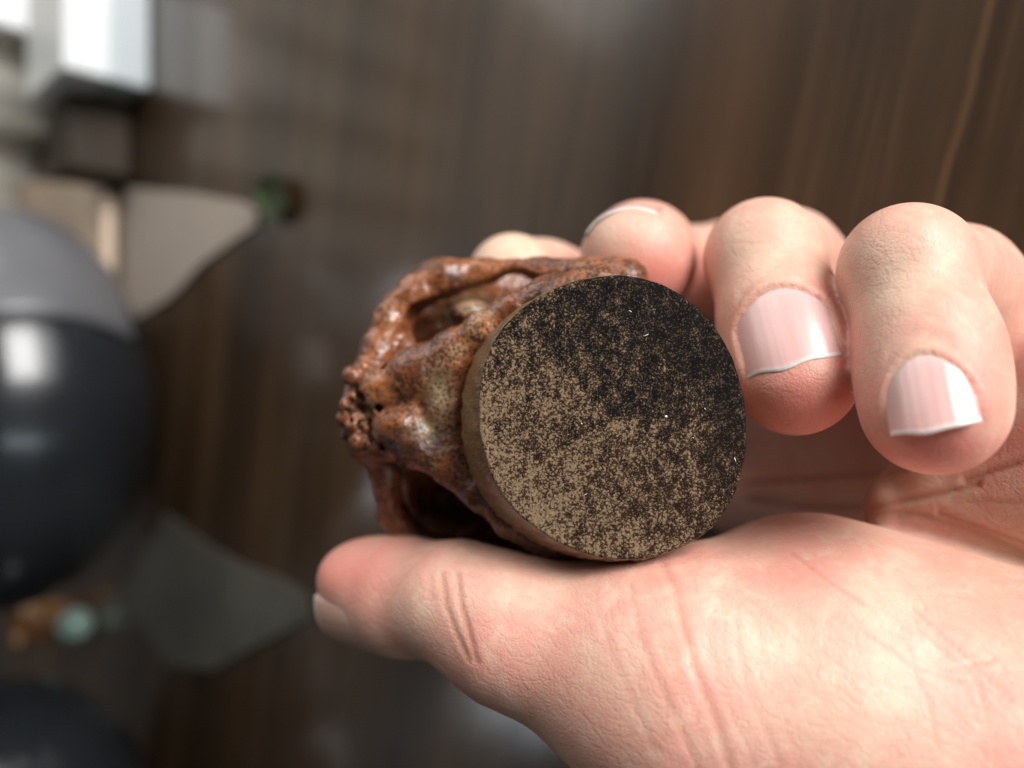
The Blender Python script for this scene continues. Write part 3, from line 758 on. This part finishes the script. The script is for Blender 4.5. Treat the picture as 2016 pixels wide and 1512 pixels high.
# upright dark block and pale things behind it
def upright(name, px0, px1, base_px, height, thick, mat, label=None, cat=None, parent=None, group=None):
    a, _ = on_table(base_px, px0); b, _ = on_table(base_px, px1)
    o = prism(name, [(a.x, a.y), (b.x, b.y), (b.x, b.y + thick), (a.x, a.y + thick)], 0.0005, height, mat, parent, .002)
    if label: tag(o, label, cat, group)
    return o
M_DK = simple('dark_block', (0.030, 0.018, 0.008), 0.7, 0.0, 0.3, 40)
M_WHITE = simple('white_glaze', (0.80, 0.83, 0.84), 0.3, 0.3, 0.04, 20)
upright('wooden_block', 180, 352, 262, 0.026, 0.03, M_DK, 'dark brown wooden block standing against the white box', 'block')
wbx = upright('white_box', -30, 178, 300, 0.017, 0.05, simple('blue_grey_glaze', (0.50, 0.55, 0.57), 0.4, 0.1, 0.05, 20), 'pale box with bright white lid standing beside the dark wooden block', 'box')
a_, _ = on_table(300, -34); b_, _ = on_table(300, 182)
prism('lid', [(a_.x, a_.y - .002), (b_.x, b_.y - .002), (b_.x, b_.y + .052), (a_.x, a_.y + .052)], 0.0168, 0.035, M_WHITE, wbx, .002)
upright('white_card', -10, 95, 165, 0.045, 0.004, M_WHITE, 'thin white card standing upright behind the white-lidded box', 'card')
M_PALE = simple('pale_cloth', (0.46, 0.44, 0.39), 0.8, 0, 0.18, 14)
def curtain():
    a, _ = on_table(150, 372); vs, fs = [], []
    n, mz = 90, 10; x0, x1, y0 = a.x, a.x + 0.42, 0.52
    for s in (0, 1):
        for j in range(mz + 1):
            for i in range(n + 1):
                f = i / n; z = 0.0006 + 0.30 * j / mz
                vs.append((x0 + (x1 - x0) * f, y0 + 0.012 * math.sin(f * 44) + 0.006 * math.sin(f * 97 + 1) + 0.003 * s, z))
    W = n + 1; off = W * (mz + 1)
    for j in range(mz):
        for i in range(n):
            q = j * W + i; fs.append([q, q + 1, q + W + 1, q + W]); fs.append([off + q, off + q + W, off + q + W + 1, off + q + 1])
    rim = list(range(W)) + [j * W + n for j in range(1, mz + 1)] + [mz * W + i for i in range(n - 1, -1, -1)] + [j * W for j in range(mz - 1, 0, -1)]
    for p, q in zip(rim, rim[1:] + rim[:1]): fs.append([q, p, off + p, off + q])
    o = mesh_obj('pale_curtain', vs, fs, M_PALE); tag(o, 'pale grey folded curtain hanging behind the white box', 'curtain')
curtain()
# small cup, bead and leaves
def cup():
    p, _ = on_table(135, 1212); R = .0105; h = .024
    e = bpy.data.objects.new('orange_cup', None); COL.objects.link(e); e.location = (p.x, p.y, 0)
    m = simple('orange_glaze', (0.45, 0.21, 0.07), 0.35, 0.3, 0.1, 60)
    lathe('cup_wall', [(R * .6, .0005), (R * .8, .002), (R, h * .5), (R * 1.06, h), (R * .96, h), (R * .9, h * .5), (R * .6, .004)], m, e, (p.x, p.y, 0), 40)
    lathe('foot_ring', [(R * .62, 0.0), (R * .66, 0.0), (R * .66, .0012), (R * .5, .0013)], m, e, (p.x, p.y, 0), 40)
    tag(e, 'small orange cup standing between the black pots', 'cup')
cup()
p, _ = on_table(182, 1222)
bd = lathe('mint_bead', [(.0012, 0.0)] + [(.0082 * math.cos(a), .0080 + .0080 * math.sin(a)) for a in np.linspace(-1.35, 1.35, 15)] + [(.0012, .016)], simple('mint_glass', (0.32, 0.47, 0.42), 0.15, 0.5, .05, 40), None, (p.x, p.y, 0), 32)
tag(bd, 'pale mint green round bead lying beside the orange cup', 'bead')
M_LEAF = simple('leaf', (0.035, 0.055, 0.012), 0.6, 0, 0.3, 120)
def leaf(pxc, pyc, L, Wd, ang, label, lift=0.004):
    p, _ = on_table(pxc, pyc); vs, fs = [], []; n = 12
    for s in (0, 1):
        for j in range(n + 1):
            f = j / n; wd = Wd * math.sin(math.pi * min(.98, max(.02, f))) ** .8 / 2
            for c in (-1, 0, 1):
                x = L * (f - .5); y = wd * c; z = 0.0006 + lift * (abs(c) * .6 + (f - .5) ** 2) + .0005 * (1 - s)
                vs.append((p.x + x * math.cos(ang) - y * math.sin(ang), p.y + x * math.sin(ang) + y * math.cos(ang), z))
    off = 3 * (n + 1)
    for j in range(n):
        for c in (0, 1):
            a = j * 3 + c; fs.append([a, a + 3, a + 4, a + 1]); fs.append([off + a, off + a + 1, off + a + 4, off + a + 3])
    o = mesh_obj('green_leaf', vs, fs, M_LEAF); tag(o, label, 'leaf', 'loose green leaves')
leaf(555, 392, .022, .016, 1.2, 'small green leaf lying at the tip of the greyish beige slab')
leaf(45, 1228, .030, .014, 0.3, 'small green leaf lying beside the orange cup')
